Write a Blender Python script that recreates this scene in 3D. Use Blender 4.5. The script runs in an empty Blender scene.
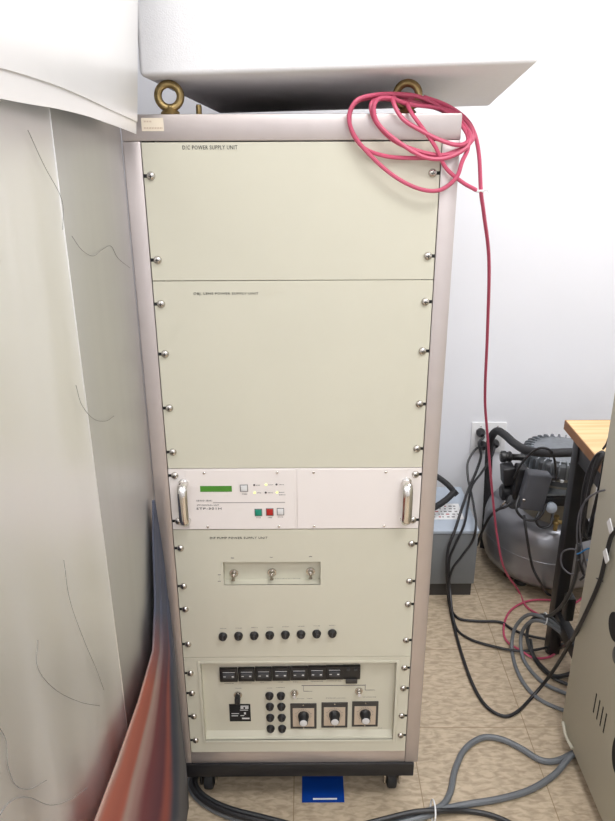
import bpy, bmesh, math, random
from mathutils import Vector, Matrix, noise
random.seed(7)
S = bpy.context.scene; COL = S.collection
V = Vector
# ------------------------------------------------------------------ camera
F, PITCH, ROLL, YAW = 738.33, 0.38239, -0.00404, 0.00245
CP = V((0.021, -1.2637, 1.5061))
cp_, sp_ = math.cos(PITCH), math.sin(PITCH)
FW = V((math.sin(YAW)*cp_, math.cos(YAW)*cp_, -sp_)); R0 = V((math.cos(YAW), -math.sin(YAW), 0)); U0 = R0.cross(FW)
RT = R0*math.cos(ROLL)+U0*math.sin(ROLL); UP = -R0*math.sin(ROLL)+U0*math.cos(ROLL)
cam = bpy.data.cameras.new('camera'); co = bpy.data.objects.new('camera', cam); COL.objects.link(co)
M3 = Matrix((RT, UP, -FW)).transposed()
co.matrix_world = Matrix.Translation(CP) @ M3.to_4x4()
cam.sensor_fit = 'VERTICAL'; cam.sensor_height = 24.0; cam.lens = F/821*24.0; cam.clip_start = 0.02
S.camera = co
AX = {'x': 0, 'y': 1, 'z': 2}
def at(px, py, ax, v):
    """point of the real plane (x=, y= or z=v) measured from the survey camera"""
    d = FW+(px-307.5)/F*RT-(py-410.5)/F*UP; k = AX[ax]
    return CP+d*((v-CP[k])/d[k])
def fp(px, py, y=0.0): return at(px, py, 'y', y)

# ------------------------------------------------------------------ materials
def nodes(name):
    m = bpy.data.materials.new(name); m.use_nodes = True
    nt = m.node_tree; return m, nt, nt.nodes['Principled BSDF']
def mat(name, col, rough=.5, metal=0., var=.04, scale=30., bump=0., bscale=200., spec=.5, emit=None, es=0., coat=0., aniso=0.):
    m, nt, b = nodes(name)
    b.inputs['Roughness'].default_value = rough; b.inputs['Metallic'].default_value = metal
    b.inputs['Specular IOR Level'].default_value = spec; b.inputs['Coat Weight'].default_value = coat
    b.inputs['Anisotropic'].default_value = aniso
    tc = nt.nodes.new('ShaderNodeTexCoord')
    nz = nt.nodes.new('ShaderNodeTexNoise'); nz.inputs['Scale'].default_value = scale; nz.inputs['Detail'].default_value = 4
    nt.links.new(tc.outputs['Object'], nz.inputs['Vector'])
    rp = nt.nodes.new('ShaderNodeValToRGB'); nt.links.new(nz.outputs['Fac'], rp.inputs['Fac'])
    rp.color_ramp.elements[0].position = .3; rp.color_ramp.elements[1].position = .7
    rp.color_ramp.elements[0].color = (*[c*(1-var) for c in col], 1); rp.color_ramp.elements[1].color = (*[min(1, c*(1+var)) for c in col], 1)
    nt.links.new(rp.outputs['Color'], b.inputs['Base Color'])
    if bump:
        n2 = nt.nodes.new('ShaderNodeTexNoise'); n2.inputs['Scale'].default_value = bscale; n2.inputs['Detail'].default_value = 3
        nt.links.new(tc.outputs['Object'], n2.inputs['Vector'])
        bp = nt.nodes.new('ShaderNodeBump'); bp.inputs['Strength'].default_value = bump; bp.inputs['Distance'].default_value = .002
        nt.links.new(n2.outputs['Fac'], bp.inputs['Height']); nt.links.new(bp.outputs['Normal'], b.inputs['Normal'])
    if emit:
        b.inputs['Emission Color'].default_value = (*emit, 1); b.inputs['Emission Strength'].default_value = es
    return m
def sr(r, g, b): return tuple(((c/255)/12.92 if c/255 <= .04045 else ((c/255+.055)/1.055)**2.4) for c in (r, g, b))
M = dict(
 wall=mat('wall_paint', sr(238, 239, 243), .8, var=.01, scale=3, bump=.05, bscale=120),
 ceil=mat('ceiling_tile', (.8, .8, .8), .9, var=.02, bump=.2, bscale=60),
 enamel=mat('rack_enamel', sr(200, 191, 188), .36, .7, var=.02, bump=.08, bscale=900),
 cream=mat('cream_enamel', sr(204, 201, 184), .5, var=.015, scale=6, bump=.05, bscale=900),
 stp=mat('pale_pink_white_enamel', sr(231, 224, 220), .45, var=.01, scale=6),
 black=mat('black_plastic', (.012, .012, .013), .4, var=.1),
 blackpaint=mat('black_paint', (.014, .014, .016), .45, var=.15),
 slot=mat('dark_gap', (.01, .01, .01), .8),
 steel=mat('steel', (.55, .52, .48), .25, 1., var=.08),
 chrome=mat('chrome', (.75, .73, .7), .12, 1., var=.04),
 brass=mat('yellow_zinc', (.34, .25, .11), .38, .9, var=.35, scale=60),
 foam=mat('expanded_foam', sr(236, 236, 238), .85, var=.015, scale=150, bump=.25, bscale=420, spec=.25),
 pink=mat('pink_sheath', sr(188, 78, 106), .42, var=.08, scale=15),
 cblack=mat('black_sheath', (.016, .016, .018), .42, var=.15),
 cgrey=mat('grey_sheath', sr(108, 112, 116), .45, var=.06),
 cdark=mat('dark_grey_sheath', sr(58, 60, 62), .45, var=.06),
 cthin=mat('thin_grey_sheath', sr(92, 92, 98), .45, var=.06),
 cbeige=mat('beige_sheath', sr(170, 160, 140), .5, var=.05),
 white=mat('white_plastic', sr(235, 235, 235), .4, var=.01),
 ink=mat('black_ink', (.02, .02, .02), .7), ink2=mat('grey_ink', (.16, .15, .15), .7),
 lcd=mat('green_lcd', sr(70, 130, 45), .25, emit=sr(60, 130, 40), es=.12),
 ledon=mat('lit_led', sr(235, 245, 120), .4, emit=sr(235, 250, 140), es=1.0), ledoff=mat('unlit_led', (.03, .02, .02), .4),
 green=mat('green_button', sr(15, 135, 110), .4), red=mat('red_button', sr(170, 30, 25), .4), clear=mat('pale_button', sr(214, 214, 214), .4),
 grey=mat('grey_paint', sr(122, 126, 128), .5, var=.03, bump=.1, bscale=500), greylite=mat('light_grey_paint', sr(176, 186, 198), .5, var=.03),
 tank=mat('silver_tank_paint', sr(146, 147, 152), .28, .5, var=.03, scale=10), alu=mat('cast_aluminium', sr(150, 155, 160), .38, .8, var=.12, scale=50, bump=.3, bscale=200),
 motor=mat('grey_cast_motor', sr(96, 98, 100), .45, .5, var=.1), capbox=mat('slate_grey_plastic', sr(84, 86, 92), .5, var=.04), charcoal=mat('charcoal_plastic', sr(62, 63, 66), .5, var=.06), motorwarm=mat('motor_casing', sr(150, 145, 132), .5, .3, var=.06),
 cab=mat('olive_beige_enamel', sr(190, 186, 168), .5, var=.02, scale=5, bump=.06, bscale=700),
 blue=mat('blue_vinyl', sr(8, 62, 150), .4, var=.05), dial=mat('dial_plate', sr(205, 190, 172), .4, .3, var=.04), frame=mat('dark_grey_frame', sr(62, 60, 58), .5),
 sticker=mat('cream_sticker', sr(228, 216, 196), .5), rubber=mat('rubber', (.03, .03, .03), .7),
 hose=mat('foam_hose', (.022, .022, .024), .7, bump=.2, bscale=150),
)
# wood, floor, cloth stand-in, polished sheet
def wood():
    m, nt, b = nodes('beech_laminate'); tc = nt.nodes.new('ShaderNodeTexCoord'); mp = nt.nodes.new('ShaderNodeMapping'); mp.inputs['Scale'].default_value = (3, 50, 50)
    nz = nt.nodes.new('ShaderNodeTexNoise'); nz.inputs['Scale'].default_value = 1.2; nz.inputs['Detail'].default_value = 6
    rp = nt.nodes.new('ShaderNodeValToRGB'); rp.color_ramp.elements[0].color = (*sr(214, 176, 122), 1); rp.color_ramp.elements[1].color = (*sr(232, 200, 150), 1)
    rp.color_ramp.elements[0].position = .35; rp.color_ramp.elements[1].position = .65
    L = nt.links.new; L(tc.outputs['Object'], mp.inputs[0]); L(mp.outputs[0], nz.inputs['Vector']); L(nz.outputs['Fac'], rp.inputs[0]); L(rp.outputs[0], b.inputs['Base Color']); b.inputs['Roughness'].default_value = .45
    return m
M['wood'] = wood(); M['woodedge'] = mat('brown_edge_band', sr(150, 104, 62), .5, var=.1)
def floor_mat():
    m, nt, b = nodes('vinyl_floor_tiles'); L = nt.links.new; tc = nt.nodes.new('ShaderNodeTexCoord')
    br = nt.nodes.new('ShaderNodeTexBrick'); br.offset = 0; br.inputs['Scale'].default_value = 1
    br.inputs['Brick Width'].default_value = .3048; br.inputs['Row Height'].default_value = .3048; br.inputs['Mortar Size'].default_value = .0011; br.inputs['Mortar Smooth'].default_value = .3
    mp = nt.nodes.new('ShaderNodeMapping'); mp.inputs['Location'].default_value = (-.5975+3.048*2, -.5364+3.048*2, 0)
    L(tc.outputs['Object'], mp.inputs[0]); L(mp.outputs[0], br.inputs['Vector'])
    m2 = nt.nodes.new('ShaderNodeMapping'); m2.inputs['Scale'].default_value = (38, 95, 1); L(tc.outputs['Object'], m2.inputs[0])
    nz = nt.nodes.new('ShaderNodeTexNoise'); nz.inputs['Scale'].default_value = 1; nz.inputs['Detail'].default_value = 5; nz.inputs['Distortion'].default_value = .6; L(m2.outputs[0], nz.inputs['Vector'])
    rp = nt.nodes.new('ShaderNodeValToRGB'); rp.color_ramp.elements[0].position = .36; rp.color_ramp.elements[1].position = .62
    rp.color_ramp.elements[0].color = (*sr(166, 149, 126), 1); rp.color_ramp.elements[1].color = (*sr(197, 180, 155), 1); L(nz.outputs['Fac'], rp.inputs[0])
    mx = nt.nodes.new('ShaderNodeMix'); mx.data_type = 'RGBA'; L(br.outputs['Fac'], mx.inputs['Factor']); L(rp.outputs[0], mx.inputs['A']); mx.inputs['B'].default_value = (*sr(140, 120, 92), 1)
    L(mx.outputs['Result'], b.inputs['Base Color']); b.inputs['Roughness'].default_value = .42; b.inputs['Specular IOR Level'].default_value = .4
    return m
M['floor'] = floor_mat()
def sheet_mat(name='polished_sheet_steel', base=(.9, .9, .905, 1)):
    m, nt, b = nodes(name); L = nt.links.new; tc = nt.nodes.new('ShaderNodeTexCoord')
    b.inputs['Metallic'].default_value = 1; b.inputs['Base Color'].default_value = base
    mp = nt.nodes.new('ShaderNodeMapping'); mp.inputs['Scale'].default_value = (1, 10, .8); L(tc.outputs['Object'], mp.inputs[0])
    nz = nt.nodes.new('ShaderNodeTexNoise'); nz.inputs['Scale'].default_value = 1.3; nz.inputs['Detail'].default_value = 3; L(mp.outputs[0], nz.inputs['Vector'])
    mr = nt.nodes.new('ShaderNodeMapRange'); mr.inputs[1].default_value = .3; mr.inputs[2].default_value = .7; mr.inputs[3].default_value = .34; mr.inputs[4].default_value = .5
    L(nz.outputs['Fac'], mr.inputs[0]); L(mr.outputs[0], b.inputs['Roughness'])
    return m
M['sheet'] = sheet_mat(); M['sheet_reflect_dark'] = sheet_mat('dark_reflection_steel', (.60, .60, .60, 1)); M['sheet2'] = mat('satin_white_sheet', sr(232, 231, 229), .3, .35, var=.015, scale=5)  # second steel is darker: a dark reflected band put into its base colour
def smear_mat():
    m, nt, b = nodes('reflection_smear'); L = nt.links.new; uv = nt.nodes.new('ShaderNodeUVMap')
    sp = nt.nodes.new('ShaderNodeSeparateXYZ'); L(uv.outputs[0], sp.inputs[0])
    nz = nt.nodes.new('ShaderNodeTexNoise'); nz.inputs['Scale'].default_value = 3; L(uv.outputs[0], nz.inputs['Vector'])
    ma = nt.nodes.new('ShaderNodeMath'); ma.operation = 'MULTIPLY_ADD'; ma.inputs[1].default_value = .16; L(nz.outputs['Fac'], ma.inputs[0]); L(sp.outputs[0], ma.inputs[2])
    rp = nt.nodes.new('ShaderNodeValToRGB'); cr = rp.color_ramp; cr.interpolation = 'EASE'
    stops = [(0.05, (142, 122, 112)), (.16, (158, 84, 66)), (.30, (150, 78, 62)), (.38, (138, 114, 104)), (.48, (130, 98, 92)), (.58, (104, 44, 50)), (.72, (92, 44, 54)), (.80, (136, 70, 60)), (.9, (58, 62, 74)), (1., (100, 98, 98))]  # colours of a blurred reflection, laid out as stripes
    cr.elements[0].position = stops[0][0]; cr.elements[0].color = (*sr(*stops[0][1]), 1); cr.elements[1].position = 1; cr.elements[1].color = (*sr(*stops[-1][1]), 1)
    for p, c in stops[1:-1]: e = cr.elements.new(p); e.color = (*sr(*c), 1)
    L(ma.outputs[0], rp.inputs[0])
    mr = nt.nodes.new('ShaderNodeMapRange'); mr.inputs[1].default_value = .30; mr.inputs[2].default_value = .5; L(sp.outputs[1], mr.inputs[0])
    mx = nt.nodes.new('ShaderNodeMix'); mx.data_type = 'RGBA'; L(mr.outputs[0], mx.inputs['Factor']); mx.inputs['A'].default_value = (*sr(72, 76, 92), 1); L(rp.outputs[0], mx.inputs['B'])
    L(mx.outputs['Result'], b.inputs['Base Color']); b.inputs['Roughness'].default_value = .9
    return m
M['smear'] = smear_mat()

# ------------------------------------------------------------------ mesh helpers
def wloc(o):
    p = V((0, 0, 0))
    while o: p = p+o.location; o = o.parent
    return p
def obj(name, bm, m, parent=None, smooth=True, loc=None, **tags):
    """link a bmesh built in world coordinates as one object; its origin sits on its parent's, or at loc"""
    base = V(loc) if loc is not None else (wloc(parent) if parent else V((0, 0, 0)))
    bmesh.ops.recalc_face_normals(bm, faces=bm.faces)
    bmesh.ops.translate(bm, verts=bm.verts, vec=-base)
    me = bpy.data.meshes.new(name); bm.to_mesh(me); bm.free()
    me.materials.append(m)
    if smooth: me.shade_smooth_by_angle(math.radians(40)) if hasattr(me, 'shade_smooth_by_angle') else None
    for p in me.polygons: p.use_smooth = smooth
    o = bpy.data.objects.new(name, me); COL.objects.link(o)
    if smooth:
        try: me.set_sharp_from_angle(angle=math.radians(38))
        except Exception: pass
    if parent: o.parent = parent; o.location = base-wloc(parent)
    else: o.location = base
    for k, v in tags.items(): o[k] = v
    return o
def thing(name, label, cat, loc, group=None):
    o = bpy.data.objects.new(name, None); COL.objects.link(o); o.location = loc; o.empty_display_size = .05
    o['label'] = label; o['category'] = cat
    if group: o['group'] = group
    return o
def tagged(o, label, cat, group=None):
    o['label'] = label; o['category'] = cat
    if group: o['group'] = group
    return o
def dup(o, wpos, parent):
    c = o.copy(); COL.objects.link(c); c.parent = parent; c.location = V(wpos)-wloc(parent)
    for ch in o.children:
        g = ch.copy(); COL.objects.link(g); g.parent = c; g.location = ch.location
    return c
def B(): return bmesh.new()
def box(bm, x0, x1, y0, y1, z0, z1, bev=0., seg=2):
    r = bmesh.ops.create_cube(bm, size=1); vs = r['verts']
    for v in vs: v.co = V(((x0+x1)/2+v.co.x*(x1-x0), (y0+y1)/2+v.co.y*(y1-y0), (z0+z1)/2+v.co.z*(z1-z0)))
    if bev:
        es = list({e for v in vs for e in v.link_edges})
        bmesh.ops.bevel(bm, geom=es, offset=bev, segments=seg, affect='EDGES', profile=.5)
    return bm
def cyl(bm, p0, p1, r0, r1=None, n=20, bev=0.):
    p0, p1 = V(p0), V(p1); r1 = r0 if r1 is None else r1; d = p1-p0
    q = d.to_track_quat('Z', 'Y').to_matrix().to_4x4()
    bmesh.ops.create_cone(bm, cap_ends=True, segments=n, radius1=r0, radius2=r1, depth=d.length, matrix=Matrix.Translation((p0+p1)/2) @ q)
    return bm
def lathe(bm, base, axis, prof, n=28):
    """prof: list of (radius, height along axis)"""
    base = V(base); q = V(axis).to_track_quat('Z', 'Y'); rings = []
    for r, h in prof:
        if r < 1e-6: rings.append([bm.verts.new(base+q @ V((0, 0, h)))]); continue
        rings.append([bm.verts.new(base+q @ V((r*math.cos(2*math.pi*k/n), r*math.sin(2*math.pi*k/n), h))) for k in range(n)])
    for a, b in zip(rings, rings[1:]):
        for k in range(n):
            k2 = (k+1) % n
            if len(a) == 1 and len(b) == 1: continue
            if len(a) == 1: bm.faces.new((a[0], b[k], b[k2]))
            elif len(b) == 1: bm.faces.new((a[k], a[k2], b[0]))
            else: bm.faces.new((a[k], a[k2], b[k2], b[k]))
    for rg, rev in ((rings[0], True), (rings[-1], False)):
        if len(rg) > 1: bm.faces.new(list(reversed(rg)) if rev else rg)
    return bm
def spline(pts, k=8, closed=False):
    P = [V(p) for p in pts]; n = len(P); out = []
    for i in range(n if closed else n-1):
        if closed: a, b, c, d = P[i-1], P[i], P[(i+1) % n], P[(i+2) % n]
        else:
            b, c = P[i], P[i+1]; a = P[i-1] if i else b*2-c; d = P[i+2] if i+2 < n else c*2-b
        for j in range(k):
            t = j/k
            out.append(.5*((2*b)+(-a+c)*t+(2*a-5*b+4*c-d)*t*t+(-a+3*b-3*c+d)*t**3))
    if not closed: out.append(P[-1])
    return out
def tube(bm, pts, r, n=8, k=8, closed=False, smooth=True):
    P = spline(pts, k, closed) if smooth else [V(p) for p in pts]
    m = len(P); ref = None; rings = []
    for i in range(m):
        t = (P[(i+1) % m]-P[i-1]) if closed else (P[min(i+1, m-1)]-P[max(i-1, 0)])
        if t.length < 1e-9: t = V((0, 0, 1))
        t.normalize()
        if ref is None: ref = t.orthogonal().normalized()
        ref = (ref-t*ref.dot(t)); ref = ref.normalized() if ref.length > 1e-6 else t.orthogonal().normalized()
        b = t.cross(ref); rr = r(i/(m-1)) if callable(r) else r
        rings.append([bm.verts.new(P[i]+(ref*math.cos(2*math.pi*j/n)+b*math.sin(2*math.pi*j/n))*rr) for j in range(n)])
    pairs = list(zip(rings, rings[1:]))
    if closed:
        pass
    for A, Bq in pairs:
        for j in range(n): bm.faces.new((A[j], A[(j+1) % n], Bq[(j+1) % n], Bq[j]))
    if closed:   # stitch with best alignment
        A, Z = rings[-1], rings[0]; o = min(range(n), key=lambda s: (A[0].co-Z[s].co).length)
        for j in range(n): bm.faces.new((A[j], A[(j+1) % n], Z[(j+1+o) % n], Z[(j+o) % n]))
    else:
        bm.faces.new(list(reversed(rings[0]))); bm.faces.new(rings[-1])
    return bm
def obox(bm, O, ex, ey, ez, bev=0., seg=3):
    """oriented box from corner O with edge vectors"""
    vs = [bm.verts.new(O+ex*a+ey*b+ez*c) for c in (0, 1) for b in (0, 1) for a in (0, 1)]
    fs = [(0, 1, 3, 2), (4, 6, 7, 5), (0, 4, 5, 1), (2, 3, 7, 6), (0, 2, 6, 4), (1, 5, 7, 3)]
    F_ = [bm.faces.new([vs[i] for i in f]) for f in fs]
    if bev: bmesh.ops.bevel(bm, geom=list({e for f in F_ for e in f.edges}), offset=bev, segments=seg, affect='EDGES', profile=.5)
    return bm
def text(s, px0, px1, py, y, h, m, parent, name='lettering', gap=.0006):
    """raised print on a plane y=const: spans the measured width, cap height h metres"""
    a, b_ = fp(px0, py, y), fp(px1, py, y)
    cu = bpy.data.curves.new(name, 'FONT'); cu.body = s; cu.size = 1; cu.extrude = 0.0; cu.resolution_u = 2; cu.offset = 0; cu.space_character = 1.12
    t = bpy.data.objects.new('tmp', cu); COL.objects.link(t); bpy.context.view_layer.update()
    me = bpy.data.meshes.new_from_object(t); bpy.data.objects.remove(t)
    bm = B(); bm.from_mesh(me); bpy.data.meshes.remove(me)
    xs = [v.co.x for v in bm.verts]; ys = [v.co.y for v in bm.verts]; w = max(xs)-min(xs); hh = max(ys)-min(ys); x0 = min(xs); y0 = min(ys)
    for v in bm.verts: v.co = V((a.x+(v.co.x-x0)/w*(b_.x-a.x), y-gap, a.z-h/2+(v.co.y-y0)/hh*h))
    g = bmesh.ops.extrude_face_region(bm, geom=bm.faces[:])
    for e in g['geom']:
        if isinstance(e, bmesh.types.BMVert): e.co.y += gap*1.2
    return obj(name, bm, m, parent, smooth=False)
def rects(name, lst, y, m, parent, th=.0006, **tags):
    """thin printed bars from pixel rects on plane y"""
    bm = B()
    for (a, b_, c, d) in lst:
        p, q = fp(a, b_, y), fp(c, d, y); box(bm, min(p.x, q.x), max(p.x, q.x), y-th, y+.0003, min(p.z, q.z), max(p.z, q.z))
    return obj(name, bm, m, parent, smooth=False, **tags)
def bx(px0, py0, px1, py1, y, dy, bm=None, bev=0.):
    p, q = fp(px0, py0, y), fp(px1, py1, y); bm = bm or B()
    return box(bm, min(p.x, q.x), max(p.x, q.x), y-dy, y+.0005, min(p.z, q.z), max(p.z, q.z), bev)
def structure(name, bm, m, **k): o = obj(name, bm, m, smooth=False, **k); o['kind'] = 'structure'; return o

# ------------------------------------------------------------------ room
XL, XR, YF, YB, H = -1.5, 2.2, -2.9, 1.2, 2.6
structure('floor', box(B(), XL, XR, YF, YB, -.05, 0), M['floor'])
structure('ceiling', box(B(), XL, XR, YF, YB, H, H+.05), M['ceil'])
structure('wall_back', box(B(), XL-.1, XR+.1, YB, YB+.1, -.05, H+.05), M['wall'])
structure('wall_front', box(B(), XL-.1, XR+.1, YF-.1, YF, -.05, H+.05), M['wall'])
structure('wall_left', box(B(), XL-.1, XL, YF, YB, -.05, H+.05), M['wall'])
structure('wall_right', box(B(), XR, XR+.1, YF, YB, -.05, H+.05), M['wall'])

# ------------------------------------------------------------------ rack
HW, OW, ZT, ZB, RD = .2428, .2725, 1.4655, .167, .68
TOP, FB = 1.5060, .131
rack = thing('equipment_rack', 'tall light grey enamelled equipment rack on castors holding five cream units', 'rack', (0, .34, 0))
for s in (-1, 1):
    for y0 in (0, RD-.04):
        a, b_ = sorted((s*HW, s*OW)); obj('corner_post', box(B(), a, b_, y0, y0+.04, FB, TOP-.0405, .002), M['enamel'], rack)
obj('top_rail', box(B(), -OW, OW, 0, .04, ZT, TOP, .0025), M['enamel'], rack)
obj('bottom_rail', box(B(), -HW+.0002, HW-.0002, 0.001, .04, FB, ZB-.001, .0015), M['enamel'], rack)
obj('top_cover', box(B(), -OW+.001, OW-.001, .0405, RD, TOP-.004, TOP-.0005), M['enamel'], rack)
for s in (-1, 1):
    x = s*(OW-.004); obj('side_cover', box(B(), x-.002, x+.002, .041, RD-.041, FB, TOP-.005), M['enamel'], rack)
obj('back_cover', box(B(), -HW, HW, RD-.012, RD-.006, FB, TOP-.005), M['enamel'], rack)
for s in (-1, 1):
    bm = B(); a, b_ = sorted((s*.222, s*(HW-.0004))); box(bm, a, b_, .0085, .0105, ZB, ZT)
    obj('mounting_strip', bm, M['slot'], rack)
obj('plinth', box(B(), -.258, .264, -.004, RD, .093, FB-.0005, .002), M['blackpaint'], rack)
def caster(x, y):
    c = obj('caster', lathe(B(), (x, y, .052), (0, 0, 1), [(.011, 0), (.026, .028), (.026, .041)]), M['blackpaint'], rack, loc=(x, y, 0))
    bm = B(); box(bm, x-.020, x-.014, y-.02, y+.024, .022, .070, .003); box(bm, x+.014, x+.020, y-.02, y+.024, .022, .070, .003); box(bm, x-.02, x+.02, y-.018, y+.02, .062, .070, .002)
    obj('yoke', bm, M['steel'], c)
    obj('wheel', lathe(B(), (x-.012, y, .0265), (1, 0, 0), [(.018, 0), (.0245, .002), (.0262, .006), (.0262, .018), (.0245, .022), (.018, .024)]), M['rubber'], c)
    return c
for x in (-.215, .222):
    for y in (.055, RD-.06): caster(x, y)
def eyebolt(x, y, rz):
    bm = B(); lathe(bm, (x, y, TOP), (0, 0, 1), [(.015, 0), (.0158, .002), (.013, .005), (.008, .009), (.006, .013)], 20)
    c = V((x, y, TOP+.0275)); d = V((math.cos(rz), math.sin(rz), 0))
    tube(bm, [c+d*.0183*math.cos(t)+V((0, 0, 1))*.0183*math.sin(t) for t in [2*math.pi*k/28 for k in range(28)]], .0064, n=12, closed=True, smooth=False)
    obj('eyebolt', bm, M['brass'], rack, label='brassy lifting eyebolt')
eyebolt(-.2, .05, .1); eyebolt(.19, .05, -.25)
obj('stud', lathe(B(), (-.158, .09, TOP-.001), (0, 0, 1), [(.005, 0), (.005, .013), (.004, .016)], 14), M['brass'], rack)
rects('rating_sticker', [(141, 118, 164, 131)], 0, M['sticker'], rack, label='small cream sticker')
bmx = B()
for r, (a, b_) in enumerate(((144, 151), (144, 162))):
    x = a
    while x < b_:
        p = fp(x, 121.5+r*6.5, -.0004); box(bmx, p.x, p.x+.0012, -.0009, -.0003, p.z-.0012, p.z+.0012); x += 1.6
M['faint'] = mat('faint_ink', sr(190, 165, 145), .6); obj('faint_print', bmx, M['faint'], rack)

# ---- rack units
def unit(label, z0, z1, m, x=None, holes=None):
    t = thing('power_supply_unit', label, 'power supply', (0, .0, z0+.001))
    return t
screw_src = {}
def make_screw(parent, pos, side):
    """domed steel screw in an open slot"""
    side = -1 if pos.x < 0 else 1
    if side not in screw_src:
        s = obj('screw', lathe(B(), pos, (0, -1, 0), [(.0072, 0), (.0072, .0012), (.0062, .0036), (.0035, .0052), (0, .0057)], 18), M['steel'], parent, loc=pos)
        bm = B(); box(bm, pos.x-.0032, pos.x+.0032, pos.y-.0061, pos.y-.0035, pos.z-.0006, pos.z+.0006); box(bm, pos.x-.0006, pos.x+.0006, pos.y-.0061, pos.y-.0035, pos.z-.0032, pos.z+.0032)
        obj('cross_slot', bm, M['slot'], s); a, b_ = sorted((pos.x+side*.002, side*.2415)); obj('open_slot', box(B(), a, b_, pos.y-.0004, pos.y+.001, pos.z-.0028, pos.z+.0028), M['slot'], s); screw_src[side] = s
    else: s = dup(screw_src[side], pos, parent)
    return s
slot_src = {}
def place_screws(parent, pxs, y=-.003):
    for px, py in pxs:
        p = fp(px, py, y); side = -1 if p.x < 0 else 1
        p.x = side*.2295; make_screw(parent, p, side)
def screws_for(z0, z1):
    L = [(147, 176), (153.5, 260), (157.5, 304), (161.5, 354), (167, 408), (169.5, 452), (179.5, 548), (182.6, 586), (185, 609), (188.5, 644), (190.4, 673), (192, 693), (195, 716), (196.7, 740),
         (435, 173), (428, 256), (425.6, 301.7), (421.8, 351), (418.8, 404), (416.7, 448.5), (411.9, 543.5), (409.5, 581), (409, 604), (407, 640), (406, 667.6), (404.8, 688), (402.8, 715.5), (402, 735)]
    return [q for q in L if z0 < fp(*q).z < z1]
ZS = [ZT-.001, 1.2400, .8810, .7475, .4350, ZB+.001]
G = .0006
def plate(bm, z0, z1, x0=-.2413, x1=.2413, y0=-.003, y1=.0005): return box(bm, x0, x1, y0, y1, z0+G, z1-G, .0006, 1)
def bodybox(t, z0, z1, m=None): obj('chassis', box(B(), -.215, .215, .012, .45, z0+.004, z1-.004), m or M['enamel'], t)
# unit 1
u1 = unit('blank cream power supply unit in the topmost rack slot', ZS[1], ZS[0], None)
obj('front_panel', plate(B(), ZS[1], ZS[0]), M['cream'], u1); bodybox(u1, ZS[1], ZS[0]); place_screws(u1, screws_for(ZS[1], ZS[0]))
text('D/C POWER SUPPLY UNIT', 182.5, 237.5, 147.5, -.003, .0062, M['ink'], u1)
# unit 2
u2 = unit('tallest blank cream power supply unit, second from rack top', ZS[2], ZS[1], None)
obj('front_panel', plate(B(), ZS[2], ZS[1]), M['cream'], u2); bodybox(u2, ZS[2], ZS[1]); place_screws(u2, screws_for(ZS[2], ZS[1]))
text('OBJ. LENS POWER SUPPLY UNIT', 193.5, 258.5, 294, -.003, .0052, M['ink'], u2)
# unit 3 : pump controller
u3 = thing('pump_control_unit', 'white controller unit with green display, coloured buttons and chrome side handles', 'control unit', (0, 0, ZS[3]+.001))
z0, z1 = ZS[3], ZS[2]
obj('front_panel', plate(B(), z0, z1), M['stp'], u3); bodybox(u3, z0, z1)
pa, pb = fp(187.5, 500).x, fp(295.5, 500).x
obj('cover_plate', box(B(), pa, pb, -.0048, -.003, z0+.002, z1-.002, .0005, 1), M['stp'], u3)
pc, pd = fp(297.3, 500).x, .213
obj('cover_plate', box(B(), pc, pd, -.0048, -.003, z0+.002, z1-.002, .0005, 1), M['stp'], u3)
Y3 = -.0048
cs = None
for px, py in ((204, 474), (277, 472), (208, 530), (279, 528), (313.5, 470.7), (386, 470), (314, 527), (384, 526)):
    p = fp(px, py, Y3)
    if py < 500: p.z = z1-.0085
    else: p.z = z0+.0075
    if cs is None:
        cs = obj('cover_screw', lathe(B(), p, (0, -1, 0), [(.0027, 0), (.0027, .0006), (.0018, .0016), (0, .0018)], 12), M['steel'], u3, loc=p)
    else: dup(cs, p, u3)
def handle(side):
    x = side*.2215; xi = side*.2135; bm = B(); za, zb = z0+.022, z1-.030
    w = .0065
    # flat D-shaped bar standing off the panel
    tube(bm, [(xi, -.003, zb), (xi, -.014, zb), (xi, -.022, zb-.004), (xi, -.027, zb-.013), (xi, -.028, (za+zb)/2), (xi, -.027, za+.013), (xi, -.022, za+.004), (xi, -.014, za), (xi, -.003, za)], .0062, n=12, k=5)
    for v in bm.verts: v.co.x = xi+(v.co.x-xi)*1.55
    h = obj('handle', bm, M['chrome'], u3, label='chrome pull handle')
    for z in (za, zb):
        obj('mounting_foot', lathe(B(), (xi, -.003, z), (0, -1, 0), [(.0095, 0), (.0095, .003), (.007, .0045)], 18), M['chrome'], h)
    for z in (z1-.014, z0+.020):
        p = V((side*.2295, -.003, z)); make_screw(u3, p, side)
handle(-1); handle(1)
lc = obj('display', bx(200, 486, 232, 491.6, Y3, .0006), M['lcd'], u3, smooth=False, label='green liquid crystal display')
def button(px0, py0, px1, py1, m, lab):
    o = obj('button_bezel', bx(px0-.7, py0-.7, px1+.7, py1+.7, Y3, .0012, bev=.0003), M['ink2'], u3); p = fp(px0, py0, Y3)
    obj('button_cap', bx(px0, py0, px1, py1, Y3-.0008, .0022, bev=.0005), m, o, label=lab)
button(240.6, 485.3, 247.4, 490.8, M['clear'], 'pale square button')
button(255.2, 509.5, 261.6, 515.2, M['green'], 'green square button'); button(266.6, 509, 273, 514.8, M['red'], 'red square button'); button(277.5, 508.7, 283.5, 514.2, M['clear'], 'pale square button')
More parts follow.
